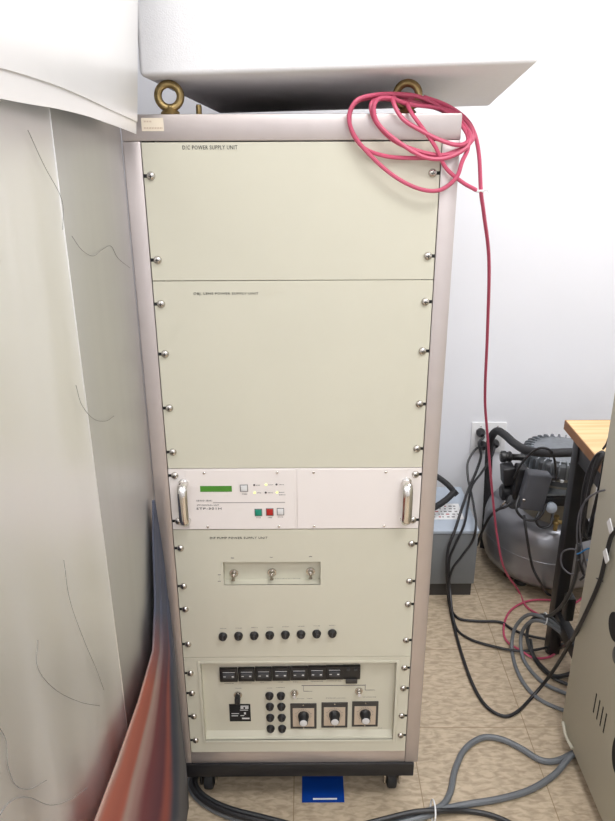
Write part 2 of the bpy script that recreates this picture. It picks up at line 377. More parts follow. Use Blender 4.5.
for px, py, on in ((254.2, 485, 0), (266, 484.6, 1), (276.5, 484.4, 0), (254.6, 492.6, 1), (265.8, 492.5, 0), (277, 492.3, 1)):
    p = fp(px, py, Y3); obj('indicator_lamp', lathe(B(), p, (0, -1, 0), [(.0021, 0), (.0021, .0006), (.0012, .0016), (0, .0019)], 12), M['ledon' if on else 'ledoff'], u3, label='lit yellow lamp' if on else 'unlit dark lamp')
def dashes(lst, y, m, parent, name='small_print', step=1.1, h=.0013):
    bm = B()
    for a, b_, py in lst:
        x = a
        while x < b_:
            w = random.choice((.5, .7, .8)); p, q = fp(x, py, y), fp(x+w, py, y); box(bm, p.x, q.x, y-.0004, y+.0002, p.z-h*random.uniform(.5, 1), p.z+h*random.uniform(.5, 1)); x += step
    return obj(name, bm, m, parent, smooth=False)
dashes([(256.2, 260.5, 485.2), (268, 273, 484.8), (279, 283.5, 484.6), (257, 261, 492.8), (268, 273, 492.7), (279, 284, 492.3), (279, 285, 494.8), (242, 246.6, 494), (256.5, 260, 517.8), (268, 271.5, 517.6), (278, 282.5, 517)], Y3, M['ink2'], u3, h=.0010)
M['line'] = mat('grey_line', sr(165, 158, 156), .6); rects('printed_line', [(213, 502.3, 285, 502.7)], Y3, M['line'], u3, th=.0003)
text('SEIKO SEIKI', 196.5, 212, 500.6, Y3, .0030, M['ink2'], u3); text('STP CONTROL UNIT', 197, 219, 505.2, Y3, .0028, M['ink2'], u3); text('STP-301H', 196.5, 221.5, 508.6, Y3, .0044, M['ink'], u3)

# unit 4
u4 = unit('cream power supply unit with recessed toggle switches and eight black fuse caps', ZS[4], ZS[3], None)
z0, z1 = ZS[4], ZS[3]
ra, rb = fp(223, 562), fp(320.5, 584.5); x0, x1, zt, zb = ra.x, rb.x, fp(222, 561.5).z, fp(321, 584).z
def holed(bm, X0, X1, Z0, Z1, x0, x1, za, zb, ya, yb, wall=.0015, depth=.02, back=True):
    """plate with a rectangular tray pressed into it"""
    for a in ((X0, x0, Z0, Z1), (x1, X1, Z0, Z1), (x0, x1, Z0, za), (x0, x1, zb, Z1)): box(bm, a[0], a[1], ya, yb, a[2], a[3])
    bmesh.ops.remove_doubles(bm, verts=bm.verts, dist=1e-5)
    for a in ((x0-wall, x0, za-wall, zb+wall), (x1, x1+wall, za-wall, zb+wall), (x0, x1, za-wall, za), (x0, x1, zb, zb+wall)): box(bm, a[0], a[1], ya+.001, yb+depth, a[2], a[3])
    if back: box(bm, x0-wall, x1+wall, yb+depth, yb+depth+wall, za-wall, zb+wall)
    return bm
RDEP = .018
bm = holed(B(), -.2413, .2413, z0+G, z1-G, x0, x1, zb, zt, -.003, .0, depth=RDEP); obj('front_panel', bm, M['cream'], u4, smooth=False)
obj('chassis', box(B(), -.215, .215, .03, .45, z0+.004, z1-.004), M['enamel'], u4); place_screws(u4, screws_for(z0, z1))
text('DIF PUMP POWER SUPPLY UNIT', 210, 267.5, 538, -.003, .0046, M['ink'], u4)
def toggle(px, py, y, parent, up=True, mm='steel', s=1.):
    p = fp(px, py, y); o = obj('toggle_switch', lathe(B(), p, (0, -1, 0), [(.0080*s, 0), (.0080*s, .0030*s), (.0052*s, .0032*s), (.0048*s, .009*s), (.004*s, .010*s)], 12), M['steel'], parent, loc=p)
    d = V((0, -1, .45 if up else -.45)).normalized(); e = p+V((0, -.008*s, 0))
    bm = B(); tube(bm, [e, e+d*.004*s, e+d*.007*s, e+d*.010*s], lambda t: (.0019+.0016*t)*s, n=10); obj('lever', bm, M[mm], o); return o
for px, py in ((234, 573), (272, 572), (310.5, 571)): toggle(px, py, RDEP, u4, up=False, s=1.15)
dashes([(231, 234, 558), (270, 273, 557.3), (309, 312, 556.6)], -.003, M['ink2'], u4)
dashes([(236, 262, 579.5), (272, 300, 578.5)], RDEP, M['ink2'], u4, step=1.6, h=.0006)
rects('bracket_print', [(217.8, 574.5, 220.8, 575), (217.8, 581, 220.8, 581.5), (219.1, 575, 219.5, 581)], -.003, M['ink2'], u4, th=.0003)
fuse = None
def fuse_cap(px, py, y, parent, s=1.):
    global fuse
    p = fp(px, py, y)
    if fuse is None:
        fuse = obj('fuse_cap', lathe(B(), p, (0, -1, 0), [(.0092, 0), (.0094, .002), (.0086, .003), (.0080, .0075), (.0072, .0085)], 24), M['black'], parent, loc=p)
        bm = B(); box(bm, p.x-.0014, p.x+.0014, p.y-.0105, p.y-.0080, p.z-.0060, p.z+.0055, .0004, 1); obj('grip_rib', bm, M['charcoal'], fuse)
        return fuse
    return dup(fuse, p, parent)
for i in range(8): fuse_cap(223+15.6*i, 635.8-.45*i, -.003, u4)
dashes([(220+15.6*i, 226+15.6*i, 628.5-.45*i) for i in range(8)], -.003, M['ink2'], u4, h=.0008)

# unit 5
u5 = unit('bottom cream power supply unit with black breaker row and three dial knobs', ZS[5], ZS[4], None)
z0, z1 = ZS[5], ZS[4]; D5 = .014
a, b_ = fp(203, 664.5), fp(394, 737); x0, x1, zt, zb = a.x, b_.x, fp(300, 662).z, fp(300, 739).z
x0 = fp(203, 700).x; x1 = fp(394.5, 700).x
obj('front_panel', holed(B(), -.2413, .2413, z0+G, z1-G, x0, x1, zb, zt, -.003, .0, depth=D5), M['cream'], u5, smooth=False)
obj('chassis', box(B(), -.215, .215, .03, .45, z0+.004, z1-.004), M['enamel'], u5); place_screws(u5, screws_for(z0, z1))
# raised lip moulding around the tray
bm = B()
for q in ((x0-.006, x0, zb-.006, zt+.006), (x1, x1+.006, zb-.006, zt+.006), (x0, x1, zt, zt+.006), (x0, x1, zb-.006, zb)): box(bm, q[0], q[1], -.0048, -.0028, q[2], q[3], .0008, 1)
obj('tray_lip', bm, M['cream'], u5)
# sloping lower sill
s_ = B(); vs = [s_.verts.new(v) for v in ((x0, .0075, zb), (x1, .0075, zb), (x1, D5, zb), (x0, D5, zb), (x1, D5, zb+.0125), (x0, D5, zb+.0125))]
for f in ((0, 1, 4, 5), (0, 3, 2, 1), (3, 5, 4, 2), (0, 5, 3), (1, 2, 4)): s_.faces.new([vs[i] for i in f])
obj('sloping_sill', s_, M['cream'], u5, smooth=False)
edges = [219.5, 238, 255, 272, 290, 308, 326, 343, 360]
for i in range(8):
    pa, pb = edges[i]+.04, edges[i+1]-.04; yt = 667.2-.0225*(pa-219); yb_ = 679.8-.0225*(pa-219)
    o = obj('breaker' if i < 7 else 'socket_block', bx(pa, yt, pb, yb_, D5, .007, bev=.0007), M['black'], u5)
    w = pb-pa; c = (pa+pb)/2; m_ = (yt+yb_)/2
    if i < 7:
        obj('rocker', bx(c-w*.32, m_-.5, c+w*.32, m_+4.2, D5-.006, .005, bev=.001), M['charcoal'], o)
        bm = bx(c-w*.33, m_-1.15, c+w*.33, m_-.85, D5-.0068, .0006); bx(c-w*.3, m_+2.9, c-w*.16, m_+3.5, D5-.0105, .0008, bm); bx(c+w*.16, m_+2.6, c+w*.28, m_+3.7, D5-.0105, .0008, bm)
        obj('rocker_marks', bm, M['clear'], o, smooth=False)
    else:
        bm = bx(c-w*.28, m_-2.6, c-w*.1, m_-.6, D5-.0068, .003); bx(c+w*.16, m_-2.8, c+w*.34, m_-.8, D5-.0068, .003, bm); obj('pin', bm, M['charcoal'], o)
        obj('latch_tab', bx(345.5, 676.6, 357, 680.6, D5, .010, bev=.001), M['frame'], o)
dashes([(224, 233, 683.3), (239, 252, 682.8), (260, 264, 682.3), (278, 283, 682), (293, 298, 681.8), (311, 323, 681.2), (326, 341, 680.8), (235, 241, 688.2), (267, 272, 688), (276, 284, 687.5)], D5, M['ink2'], u5, h=.0008)
rects('printed_line', [(301.5, 685.2, 365, 685.5), (303.3, 685.4, 303.7, 691), (303.5, 691, 308, 691.4), (365, 684.4, 365.4, 690), (365, 689.8, 371, 690.2)], D5, M['ink2'], u5, th=.0003)
dashes([(308, 312, 691.3), (371, 375, 690), (297, 304, 698.6), (307, 312, 698.4), (326, 345, 698), (362, 376, 697), (378, 382, 728)], D5, M['ink2'], u5, h=.0008)
o = toggle(238, 694.5, D5, u5, up=True, mm='black', s=1.15); o.active_material = M['steel']
p = fp(238, 693, D5); obj('lever_sleeve', box(B(), p.x-.006, p.x+.006, p.y-.024, p.y-.006, p.z-.012, p.z+.004, .003), M['black'], o)
# rating plate
rp_ = obj('rating_plate', bx(229, 704, 251, 721, D5, .001, bev=.0004), M['slot'], u5, label='black rating plate with pale print')
bm = B(); y = D5-.001
for r in ((240.5, 705.7, 248.5, 706.6), (240.5, 707.2, 243.5, 708.6), (245, 707.2, 248.5, 708.6), (240, 709.8, 248, 710.3), (244, 712.3, 246, 714.3), (240.5, 715.2, 244.3, 715.8), (242, 717.7, 249.5, 719), (231.5, 713.3, 239, 713.8), (231.5, 715.5, 238, 716)):
    bx(*r, y, .0004, bm)
obj('plate_print', bm, M['clear'], rp_, smooth=False)
for py in (695, 705.8, 716.8, 727.8):
    for px in (269.5, 281): fuse_cap(px+(py-695)*.035, py, D5, u5)
toggle(294.5, 692.5, D5, u5, up=True, s=1.1); toggle(358.8, 690.5, D5, u5, up=True, s=1.1)
dial = None
for px, py in ((303.5, 715.7), (334.5, 714.7), (365, 713.7)):
    p = fp(px, py, D5); hw, hh = .0292, .0362
    if dial is None:
        bm = B(); box(bm, p.x-hw, p.x+hw, p.y-.002, p.y, p.z-hh, p.z+hh, .0006, 1); dial = obj('dial_frame', bm, M['frame'], u5, loc=p)
        obj('dial_scale', box(B(), p.x-.0238, p.x+.0238, p.y-.0028, p.y-.002, p.z-.0290, p.z+.0235), M['dial'], dial, smooth=False)
        bm = B(); q = V((p.x, p.y-.0028, p.z+.003))
        for k in range(21):
            th = math.radians(-50+280*k/20); d = V((math.cos(th), 0, math.sin(th))); a = q+d*.0155; c = q+d*(.0195 if k % 5 == 0 else .0180); n_ = V((-d.z, 0, d.x))*.0003
            f = [a-n_, c-n_, c+n_, a+n_]; vv = [bm.verts.new(v+V((0, -.0003, 0))) for v in f]; bm.faces.new(vv)
        g = bmesh.ops.extrude_face_region(bm, geom=bm.faces[:])
        for e in g['geom']:
            if isinstance(e, bmesh.types.BMVert): e.co.y += .0004
        obj('scale_marks', bm, M['ink2'], dial, smooth=False)
        obj('knob', lathe(B(), q, (0, -1, 0), [(.0125, 0), (.0125, .004), (.0108, .006), (.0100, .021), (.0096, .022)], 28), M['black'], dial)
        obj('knob_face', lathe(B(), q+V((0, -.0220, 0)), (0, -1, 0), [(.0084, 0), (.0084, .0010), (.0074, .0013)], 24), M['clear'], dial, label='silver knob face')
        bm = B()
        for dz in (hh-.0045, -hh+.0035): lathe(bm, (p.x, p.y-.002, p.z+dz), (0, -1, 0), [(.0022, 0), (.0018, .001), (0, .0013)], 10)
        obj('frame_screws', bm, M['steel'], dial)
    else: dup(dial, p, u5)
text('POWER SUPPLY UNIT', 224.5, 257.5, 732, D5, .0036, M['ink2'], u5)

# ------------------------------------------------------------------ foam box
A = at(139, 76.5, 'y', .012); Bq = at(539, 63, 'y', -.055); ex = Bq-A; w = ex.length
yd = V((math.sin(.113), math.cos(.113), -math.tan(math.radians(5.6)))).normalized(); exn = ex.normalized(); yd = (yd-exn*yd.dot(exn)).normalized(); zn = exn.cross(yd)
bm = obox(B(), A, exn*w, yd*.56, zn*.34, .008, 3)
fb = obj('foam_box', bm, M['foam'], loc=A+exn*w/2+yd*.3)
tagged(fb, 'big white expanded foam box tilted on top of the equipment rack', 'foam box')

# ------------------------------------------------------------------ polished sheet metal cabinet at left
PX = -.2729
sc = thing('steel_cabinet', 'tall shiny steel sided cabinet filling the left edge beside the rack', 'cabinet', (-.62, -1., 0))
bm = B(); NY, NZ = 110, 120; y0, y1, z0, z1 = -2.0, -.002, .0, 2.25
grid = []; GC = []
for j in range(NZ+1):
    row = []
    for i in range(NY+1):
        y = y0+(y1-y0)*i/NY; z = z0+(z1-z0)*j/NZ
        n_ = .0022*math.sin(y*6+1.2*math.sin(z*2.1))+.0010*math.sin(y*17+z*2.6)
        fade = min(1, max(0, (-.02-y)/.25)); row.append(bm.verts.new((PX+n_*fade-abs(fade*.002), y, z)))
    grid.append(row); GC.append([tuple(v.co) for v in row])
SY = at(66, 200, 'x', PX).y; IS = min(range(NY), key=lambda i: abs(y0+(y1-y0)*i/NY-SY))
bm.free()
for a, b_, mm, lab in ((0, IS, 'sheet', 'bright polished steel side sheet'), (IS, NY, 'sheet_reflect_dark', 'steel side sheet next to the rack, dark reflection put into its grey')):
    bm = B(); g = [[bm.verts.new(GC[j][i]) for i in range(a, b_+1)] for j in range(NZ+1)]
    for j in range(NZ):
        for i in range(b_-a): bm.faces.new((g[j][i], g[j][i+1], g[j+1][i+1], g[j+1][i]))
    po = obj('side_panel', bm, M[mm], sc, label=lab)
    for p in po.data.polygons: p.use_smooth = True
bm = B(); y = GC[0][IS][1]; tube(bm, [V((GC[j][IS][0]+.0004, y, GC[j][IS][2])) for j in range(0, NZ+1, 4)], .0007, n=6, k=2); obj('vertical_seam', bm, M['sheet'], sc)
bm = B(); box(bm, -.95, PX-.022, y0, y1-.0, .0, z1-.002, 0); obj('carcass', bm, M['enamel'], sc, smooth=False)
bm = B()
box(bm, PX-.021, PX-.002, y1-.0005, y1+.002, 0, z1); box(bm, PX-.021, PX-.002, y0-.002, y0+.0005, 0, z1); box(bm, PX-.021, PX+.001, y0-.002, y1+.002, z1, z1+.003)
obj('sheet_fold', bm, M['sheet'], sc, smooth=False)
# raised seams and scratches that follow the sheet
def on_sheet(pts, r, name, m, dx=.0035):
    P = [at(px, py, 'x', PX) for px, py in pts]
    P = [p+V((dx, 0, 0)) for p in P]; bm = B(); tube(bm, P, r, n=5, k=6); return obj(name, bm, m, sc)
M['scratch'] = mat('scratch_grey', sr(120, 118, 116), .6)
for pl in ([(72, 236), (82, 250), (93, 256), (102, 250), (111, 246), (118, 258), (130, 268)], [(76, 385), (82, 405), (94, 419), (106, 421), (114, 416)], [(64, 560), (70, 600), (84, 640), (96, 668), (104, 690)],
           [(38, 640), (38, 668), (56, 690), (80, 702), (100, 706)], [(-4, 722), (6, 740), (8, 765), (16, 785), (30, 789), (47, 780)], [(-4, 822), (10, 802), (28, 797), (50, 805), (70, 800), (87, 788)], [(28, 130), (44, 165), (62, 200), (63, 230)]):
    on_sheet(pl, .0004, 'scratch', M['scratch'], dx=-.0002)
# upper sheet bulging out over the lower one, its lower hem sagging towards the rack
FX = at(139.5, 90, 'y', -.0125).x; FZ = at(139.5, 90, 'y', -.0125).z; q = at(140, 0, 'y', -.0125); LEAN = (q.x-FX)/(q.z-FZ)
def flap(name, pl, dx, thick=.0012):
    bm = B(); cols = []
    P = [at(px, py, 'x', FX+dx) for px, py in pl]; P = [p for p in P]
    P = spline(P, 6)
    for i, p in enumerate(P):
        k = 16; col_ = []
        for j in range(k+1):
            z = p.z+(2.24-p.z)*(j/k)**1.5; t = min(1, (z-p.z)/.12)
            col_.append(bm.verts.new((FX+dx+LEAN*(z-FZ)+.0010*math.sin(p.y*16+z*2), min(p.y, -.0125), z)))
        cols.append(col_)
    for a, b_ in zip(cols, cols[1:]):
        for j in range(len(a)-1): bm.faces.new((a[j], b_[j], b_[j+1], a[j+1]))
    o = obj(name, bm, M['sheet2'], sc); m_ = o.modifiers.new('thickness', 'SOLIDIFY'); m_.thickness = thick; m_.offset = -1; e_ = o.modifiers.new('crisp edges', 'EDGE_SPLIT'); e_.split_angle = math.radians(40)
    return o
flap('upper_sheet', [(-160, 62), (-60, 85), (0, 98), (30, 104), (60, 109), (90, 116), (113, 124), (139, 134)], 0)
flap('upper_sheet_hem', [(-160, 30), (-60, 52), (0, 68), (30, 77), (60, 87), (90, 99), (113, 110), (139, 122)], .0016)

# ------------------------------------------------------------------ cloth at the panel foot, added to stand in for a reflection
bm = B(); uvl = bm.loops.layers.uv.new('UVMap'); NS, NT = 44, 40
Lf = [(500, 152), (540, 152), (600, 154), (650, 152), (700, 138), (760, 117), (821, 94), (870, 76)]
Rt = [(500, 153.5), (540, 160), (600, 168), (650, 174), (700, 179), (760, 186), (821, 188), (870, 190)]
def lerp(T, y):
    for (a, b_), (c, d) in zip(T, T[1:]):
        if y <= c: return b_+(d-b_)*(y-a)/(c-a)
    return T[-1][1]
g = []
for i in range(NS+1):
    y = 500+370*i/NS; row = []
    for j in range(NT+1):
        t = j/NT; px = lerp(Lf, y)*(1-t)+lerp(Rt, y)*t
        # folds of the added shape, a little off the sheet
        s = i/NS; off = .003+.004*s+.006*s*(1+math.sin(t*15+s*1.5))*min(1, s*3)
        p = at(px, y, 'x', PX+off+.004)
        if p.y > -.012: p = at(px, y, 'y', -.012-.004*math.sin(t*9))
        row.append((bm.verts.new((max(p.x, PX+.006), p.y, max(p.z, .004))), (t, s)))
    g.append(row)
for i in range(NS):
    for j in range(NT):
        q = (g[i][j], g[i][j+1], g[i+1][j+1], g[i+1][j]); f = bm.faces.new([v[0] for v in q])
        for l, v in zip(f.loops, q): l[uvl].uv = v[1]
smear_o = obj('reflection_smear', bm, M['smear'], loc=(PX+.02, -.05, 0)); md = smear_o.modifiers.new('thickness', 'SOLIDIFY'); md.thickness = .003
for p in smear_o.data.polygons: p.use_smooth = True
tagged(smear_o, 'red, orange and navy striped cloth added in place of a reflection in the shiny steel side', 'smear')

# ------------------------------------------------------------------ cables
def cable(name, pts, r, m, label, group=None, extra=None, n=8, k=8, cat='cable'):
    P = [at(*q) if not isinstance(q, V) else q for q in pts]
    for p in P: p.z = max(p.z, r+.0005)
    bm = B(); tube(bm, P, r, n=n, k=k)
    if extra: extra(bm)
    o = obj(name, bm, M[m], loc=(P[0].x, P[0].y, P[0].z) if False else P[-1]); tagged(o, label, cat, group); return o
Z = 'z'; Yy = 'y'; X = 'x'
# pink coil on the eyebolt: one continuous cable
c0 = [
 (410, 99, Yy, .060), (398, 96, Yy, .04), (378, 97, Yy, .015), (358, 101, Yy, -.004), (350, 114, Yy, -.008), (352, 132, Yy, -.010), (364, 148, Yy, -.012), (385, 156, Yy, -.012), (410, 158, Yy, -.014), (436, 157, Yy, -.014), (458, 150, Yy, -.012), (470, 143, Yy, -.006), (474, 133, Yy, .010), (466, 120, Yy, .045), (448, 110, Yy, .05), (425, 103, Yy, .045),
 (400, 101, Yy, .02), (380, 99, Yy, .004), (371, 105, Yy, -.008), (376, 122, Yy, -.013), (393, 140, Yy, -.016), (415, 150, Yy, -.018), (440, 155, Yy, -.018), (462, 150, Yy, -.015), (472, 138, Yy, -.004), (468, 124, Yy, .03), (452, 112, Yy, .045), (432, 107, Yy, .03),
 (408, 104, Yy, .012), (390, 98, Yy, .0), (377, 100, Yy, -.012), (374, 112, Yy, -.018), (380, 126, Yy, -.020), (400, 143, Yy, -.023), (424, 157, Yy, -.024), (446, 158, Yy, -.022), (466, 148, Yy, -.018), (470, 135, Yy, -.006), (460, 120, Yy, .025), (445, 110, Yy, .045),
 (420, 97, Yy, .028), (396, 94, Yy, .014), (374, 95, Yy, -.002), (356, 101, Yy, -.014), (349, 118, Yy, -.016), (356, 138, Yy, -.018), (375, 160, Yy, -.020), (397, 178, Yy, -.022), (420, 189, Yy, -.024), (440, 190, Yy, -.024), (456, 178, Yy, -.022), (462, 162, Yy, -.018), (468, 148, Yy, -.010), (467, 134, Yy, .0), (455, 118, Yy, .02), (438, 107, Yy, .04), (425, 103, Yy, .045),
 (400, 96, Yy, .040), (393, 100, Yy, -.004), (402, 118, Yy, -.018), (420, 130, Yy, -.022), (440, 140, Yy, -.024), (458, 145, Yy, -.022), (468, 140, Yy, -.012), (462, 125, Yy, .02), (445, 112, Yy, .04), (425, 105, Yy, .05), (408, 101, Yy, .03), (411, 112, Yy, -.012), (424, 130, Yy, -.020), (436, 148, Yy, -.022), (446, 168, Yy, -.020), (462, 182, Yy, -.015), (476, 190, Yy, .0),
]
cable('pink_cable', c0, .0034, 'pink', 'pink cable coiled round the right eyebolt, drooping over the rack front', n=8, k=7)
c1 = [(424, 97, Yy, .035), (446, 105, Yy, .05), (464, 117, Yy, .045), (474, 132, Yy, .035), (479, 155, Yy, .03), (481, 192, Yy, .035), (484, 215, Yy, .06), (489, 262, Yy, .14), (487.5, 330, Yy, .27), (485, 395, Yy, .41), (487, 430, Yy, .48), (492, 490, Yy, .58), (497, 535, Yy, .66), (504, 568, Yy, .715), (518, 590, Z, .01), (526, 606, Z, .006), (538, 614, Z, .006), (552, 622, Z, .02), (560, 640, Z, .006), (553, 655, Z, .006), (535, 658, Z, .006), (520, 650, Z, .012), (506, 640, Z, .006), (504, 625, Z, .006), (511, 610, Z, .006), (528, 601, Z, .006), (550, 600, Z, .006), (572, 604, Z, .006), (588, 592, Z, .006), (606, 575, Z, .006)]
pk = cable('pink_cable', c1, .0034, 'pink', 'long pink cable dropping behind the rack to the floor by the compressor', n=8, k=7)
tp = at(480, 191, 'y', .03); bm = B(); tube(bm, [tp+V((math.cos(t)*.0062, math.sin(t)*.004, .001*math.sin(3*t))) for t in [k*math.pi/5 for k in range(10)]], .0018, n=6, closed=True, k=3)
tube(bm, [tp+V((.004, -.004, 0)), tp+V((.010, -.006, .003)), tp+V((.014, -.006, -.002))], .0012, n=5); tube(bm, [tp+V((-.004, -.004, 0)), tp+V((-.010, -.007, .002)), tp+V((-.013, -.006, .005))], .0012, n=5)
tagged(obj('twist_tie', bm, M['white'], loc=tp), 'clear white twist tie joining the two pink cables below the coil', 'twist tie')

# black power leads
def bl(pts, r, label, m='cblack', group=None, **k): return cable('power_cable' if m == 'cblack' else 'grey_cable', pts, r, m, label, group, **k)
bl([(483, 447, Yy, 1.165), (476, 449, Yy, 1.13), (468, 462, Yy, 1.10), (468, 478, Yy, 1.06), (471, 492, Yy, 1.0), (474, 508, Yy, .88), (476, 524, Yy, .782), (473, 540, Yy, .775), (462, 556, Yy, .765), (452, 570, Yy, .755), (448, 590, Yy, .745), (450, 606, Z, .01), (458, 618, Z, .006), (476, 621, Z, .006), (500, 622, Z, .006), (512, 629, Z, .006), (530, 636, Z, .010), (560, 640, Z, .02), (585, 632, Z, .006)], .0042, 'black lead from the left socket to the floor behind the table leg')
bl([(495, 446, Yy, 1.165), (492, 456, Yy, 1.12), (482, 472, Yy, 1.08), (472, 486, Yy, 1.03), (468, 505, Yy, .93), (464, 525, Yy, .81), (455, 545, Yy, .775), (449, 562, Yy, .765), (450, 590, Yy, .752), (455, 625, Z, .008), (468, 638, Z, .006), (492, 646, Z, .006), (520, 651, Z, .012), (545, 648, Z, .020), (575, 641, Z, .006)], .0042, 'black lead from the right socket crossing the floor tiles')
bl([(484, 437, Yy, 1.16), (479, 443, Yy, 1.10), (481, 456, Yy, 1.08), (476, 472, Yy, 1.05), (469, 488, Yy, 1.0), (462, 508, Yy, .84), (455, 530, Yy, .79), (448, 550, Yy, .765), (447, 575, Yy, .745), (449, 600, Z, .010), (453, 622, Z, .006), (462, 655, Z, .006), (473, 685, Z, .006), (486, 706, Z, .006), (503, 716, Z, .006), (517, 712, Z, .006), (533, 696, Z, .006), (548, 678, Yy, .345), (562, 657, Yy, .30), (577, 630, Yy, .225), (592, 595, X, .684), (604, 556, X, .685), (622, 510, X, .685)], .0048, 'thick black lead looping low over the floor and up the beige cabinet')
# floor loops of grey cable
gg = 'grey cables coiled on the floor'
bl([(592, 655, Yy, .36), (574, 641, Yy, .42), (560, 628, Yy, .46), (545, 618, Yy, .48), (528, 615, Yy, .54), (515, 628, Yy, .56), (512, 650, Z, .006), (519, 675, Z, .006), (535, 696, Z, .006), (560, 709, Z, .006), (585, 715, Z, .006)], .0055, 'grey cable forming the outermost arc of the tied floor coil', 'cgrey')
bl([(592, 660, Yy, .35), (576, 646, Yy, .41), (560, 632, Yy, .455), (545, 622, Yy, .475), (530, 622, Yy, .52), (521, 636, Yy, .54), (524, 660, Z, .006), (541, 681, Z, .006), (562, 692, Z, .006), (585, 700, Z, .006)], .0055, 'grey cable forming the middle arc of the tied floor coil', 'cgrey')
bl([(592, 651, Yy, .37), (576, 637, Yy, .43), (560, 624.5, Yy, .465), (545, 615, Yy, .49), (532, 620, Yy, .53), (527, 638, Yy, .53), (536, 661, Z, .006), (549, 675, Z, .008), (564, 683, Z, .006), (585, 690, Z, .006)], .0050, 'dark grey cable forming the innermost arc of the tied floor coil', 'cdark')
bl([(530, 640, Z, .010), (533, 655, Z, .007), (543, 668, Z, .012), (554, 676, Z, .016), (566, 675, Z, .012), (585, 668, Z, .006)], .0065, 'short black lead lying inside the grey floor coil')
tq = at(545, 618.5, 'y', .48); bm = B(); tube(bm, [tq+V((.002*math.sin(t), .016*math.cos(t), .017*math.sin(t))) for t in [k*math.pi/6 for k in range(12)]], .0018, n=6, closed=True, k=2)
tagged(obj('cable_tie', bm, M['white'], loc=tq), 'white cable tie round the coiled grey cables by the table leg', 'cable tie')
# bottom cables
bl([(600, 742, Z, .012), (574, 753, Z, .010), (556, 761, Z, .008), (540, 760, Z, .008), (520, 748, Z, .008), (500, 739, Z, .008), (482, 738, Z, .008), (465, 749, Z, .008), (455, 770, Z, .008), (450, 793, Z, .008), (440, 807, Z, .010), (420, 813, Z, .010), (390, 820, Z, .010), (350, 835, Z, .010), (300, 870, Z, .010), (240, 930, Z, .010)], .0078, 'thick grey cable arching high across the floor tiles from the beige cabinet', 'cgrey')
bl([(600, 740, Z, .028), (574, 753, Z, .026), (555, 774, Z, .010), (530, 790, Z, .008), (500, 799, Z, .008), (470, 804, Z, .008), (445, 809, Z, .010), (420, 818, Z, .010), (390, 827, Z, .010), (350, 845, Z, .010), (300, 885, Z, .010), (250, 950, Z, .010)], .0078, 'thick grey cable running nearly straight below the arched one', 'cgrey')
bl([(350, 828, Z, .02), (385, 819, Z, .022), (415, 812, Z, .024), (440, 811, Z, .022), (465, 811, Z, .008), (490, 815, Z, .007), (515, 826, Z, .007), (530, 840, Z, .007), (560, 880, Z, .007), (585, 960, Z, .007)], .0062, 'black cable curving out of frame under the thick grey pair')
tq = at(433, 811, 'z', .016); bm = B(); tube(bm, [tq+V((.003*math.sin(t), .026*math.cos(t), max(-.0135, .020*math.sin(t)))) for t in [k*math.pi/6 for k in range(12)]], .002, n=6, closed=True, k=2)
tagged(obj('cable_tie', bm, M['white'], loc=tq), 'white cable tie holding the thick grey cables at the bottom edge', 'cable tie')
for i, (m, off, r, lab) in enumerate((('cdark', 0, .0085, 'dark grey cable, uppermost of the bundle leaving the rack bottom left'), ('cgrey', 7, .0085, 'grey cable, lowest of the bundle leaving the rack bottom left'), ('cblack', 3.5, .0075, 'black cable in the middle of the bundle at the rack bottom left'))):
    zz = .009+(.014 if i == 2 else 0)
    bl([(200-off*.6, 765, Z, zz+.0), (194-off*.5, 781+off*.2, Z, zz), (200-off*.6, 793+off*.4, Z, zz), (214-off*.5, 803+off*.6, Z, zz), (234-off*.4, 811+off*.8, Z, zz), (262, 818+off, Z, zz), (300, 828+off, Z, zz), (350, 842+off, Z, zz)], r, lab, m)
cable('thin_cable', [(191, 770, Z, .004), (187.5, 783, Z, .004), (186, 800, Z, .004), (182, 822, Z, .004), (178, 840, Z, .004)], .0035, 'cbeige', 'thin beige cable on the floor beside the steel cabinet')

# ------------------------------------------------------------------ floor sticker
bm = B(); p, q = at(302, 800, 'z', 0), at(344.5, 802.5, 'z', 0); box(bm, p.x, q.x, q.y, .16, .0003, .0018)
st = tagged(obj('floor_marker', bm, M['blue'], loc=((p.x+q.x)/2, .04, 0), smooth=False), 'blue vinyl square stuck on the floor under the rack front', 'floor marker')
p, q = at(313, 798.2, 'z', .002), at(337, 799.6, 'z', .002); obj('white_line', box(B(), p.x, q.x, q.y, p.y, .0018, .0022), M['white'], st, smooth=False, label='short white line')

# ------------------------------------------------------------------ wall outlet and plugs
wo = thing('wall_socket', 'white double wall socket plate behind the black hose', 'socket', (.686, 1.2, .407))
obj('cover_plate', box(B(), .623, .749, 1.1935, 1.1995, .347, .467, .002), M['white'], wo)
for x in (.655, .717):
    o = obj('receptacle', box(B(), x-.017, x+.017, 1.1915, 1.194, .372, .442, .003), M['clear'], wo)
    bm = B()
    for zc in (.425, .389):
        box(bm, x-.0075, x-.0055, 1.1910, 1.192, zc-.004, zc+.005); box(bm, x+.0055, x+.0075, 1.1910, 1.192, zc-.004, zc+.005)
    obj('pin_slots', bm, M['slot'], o, smooth=False)
rs = B(); 
for x in (.655, .717): lathe(rs, (x, 1.1935, .452), (0, -1, 0), [(.003, 0), (.002, .001), (0, .0014)], 10)
obj('plate_screws', rs, M['steel'], wo)
for (px, py), lab in (((481, 433), 'black plug in the upper left of the wall socket'), ((483, 446), 'black plug in the lower left of the wall socket'), ((495, 444), 'black plug in the right half of the wall socket')):
    p = at(px, py, 'y', 1.18); bm = B(); lathe(bm, (p.x, 1.1908, p.z), (0, -1, 0), [(.0155, 0), (.0165, .006), (.0155, .016), (.009, .024), (.0065, .032)], 18)
    tagged(obj('plug', bm, M['black'], loc=(p.x, 1.19, p.z)), lab, 'plug')

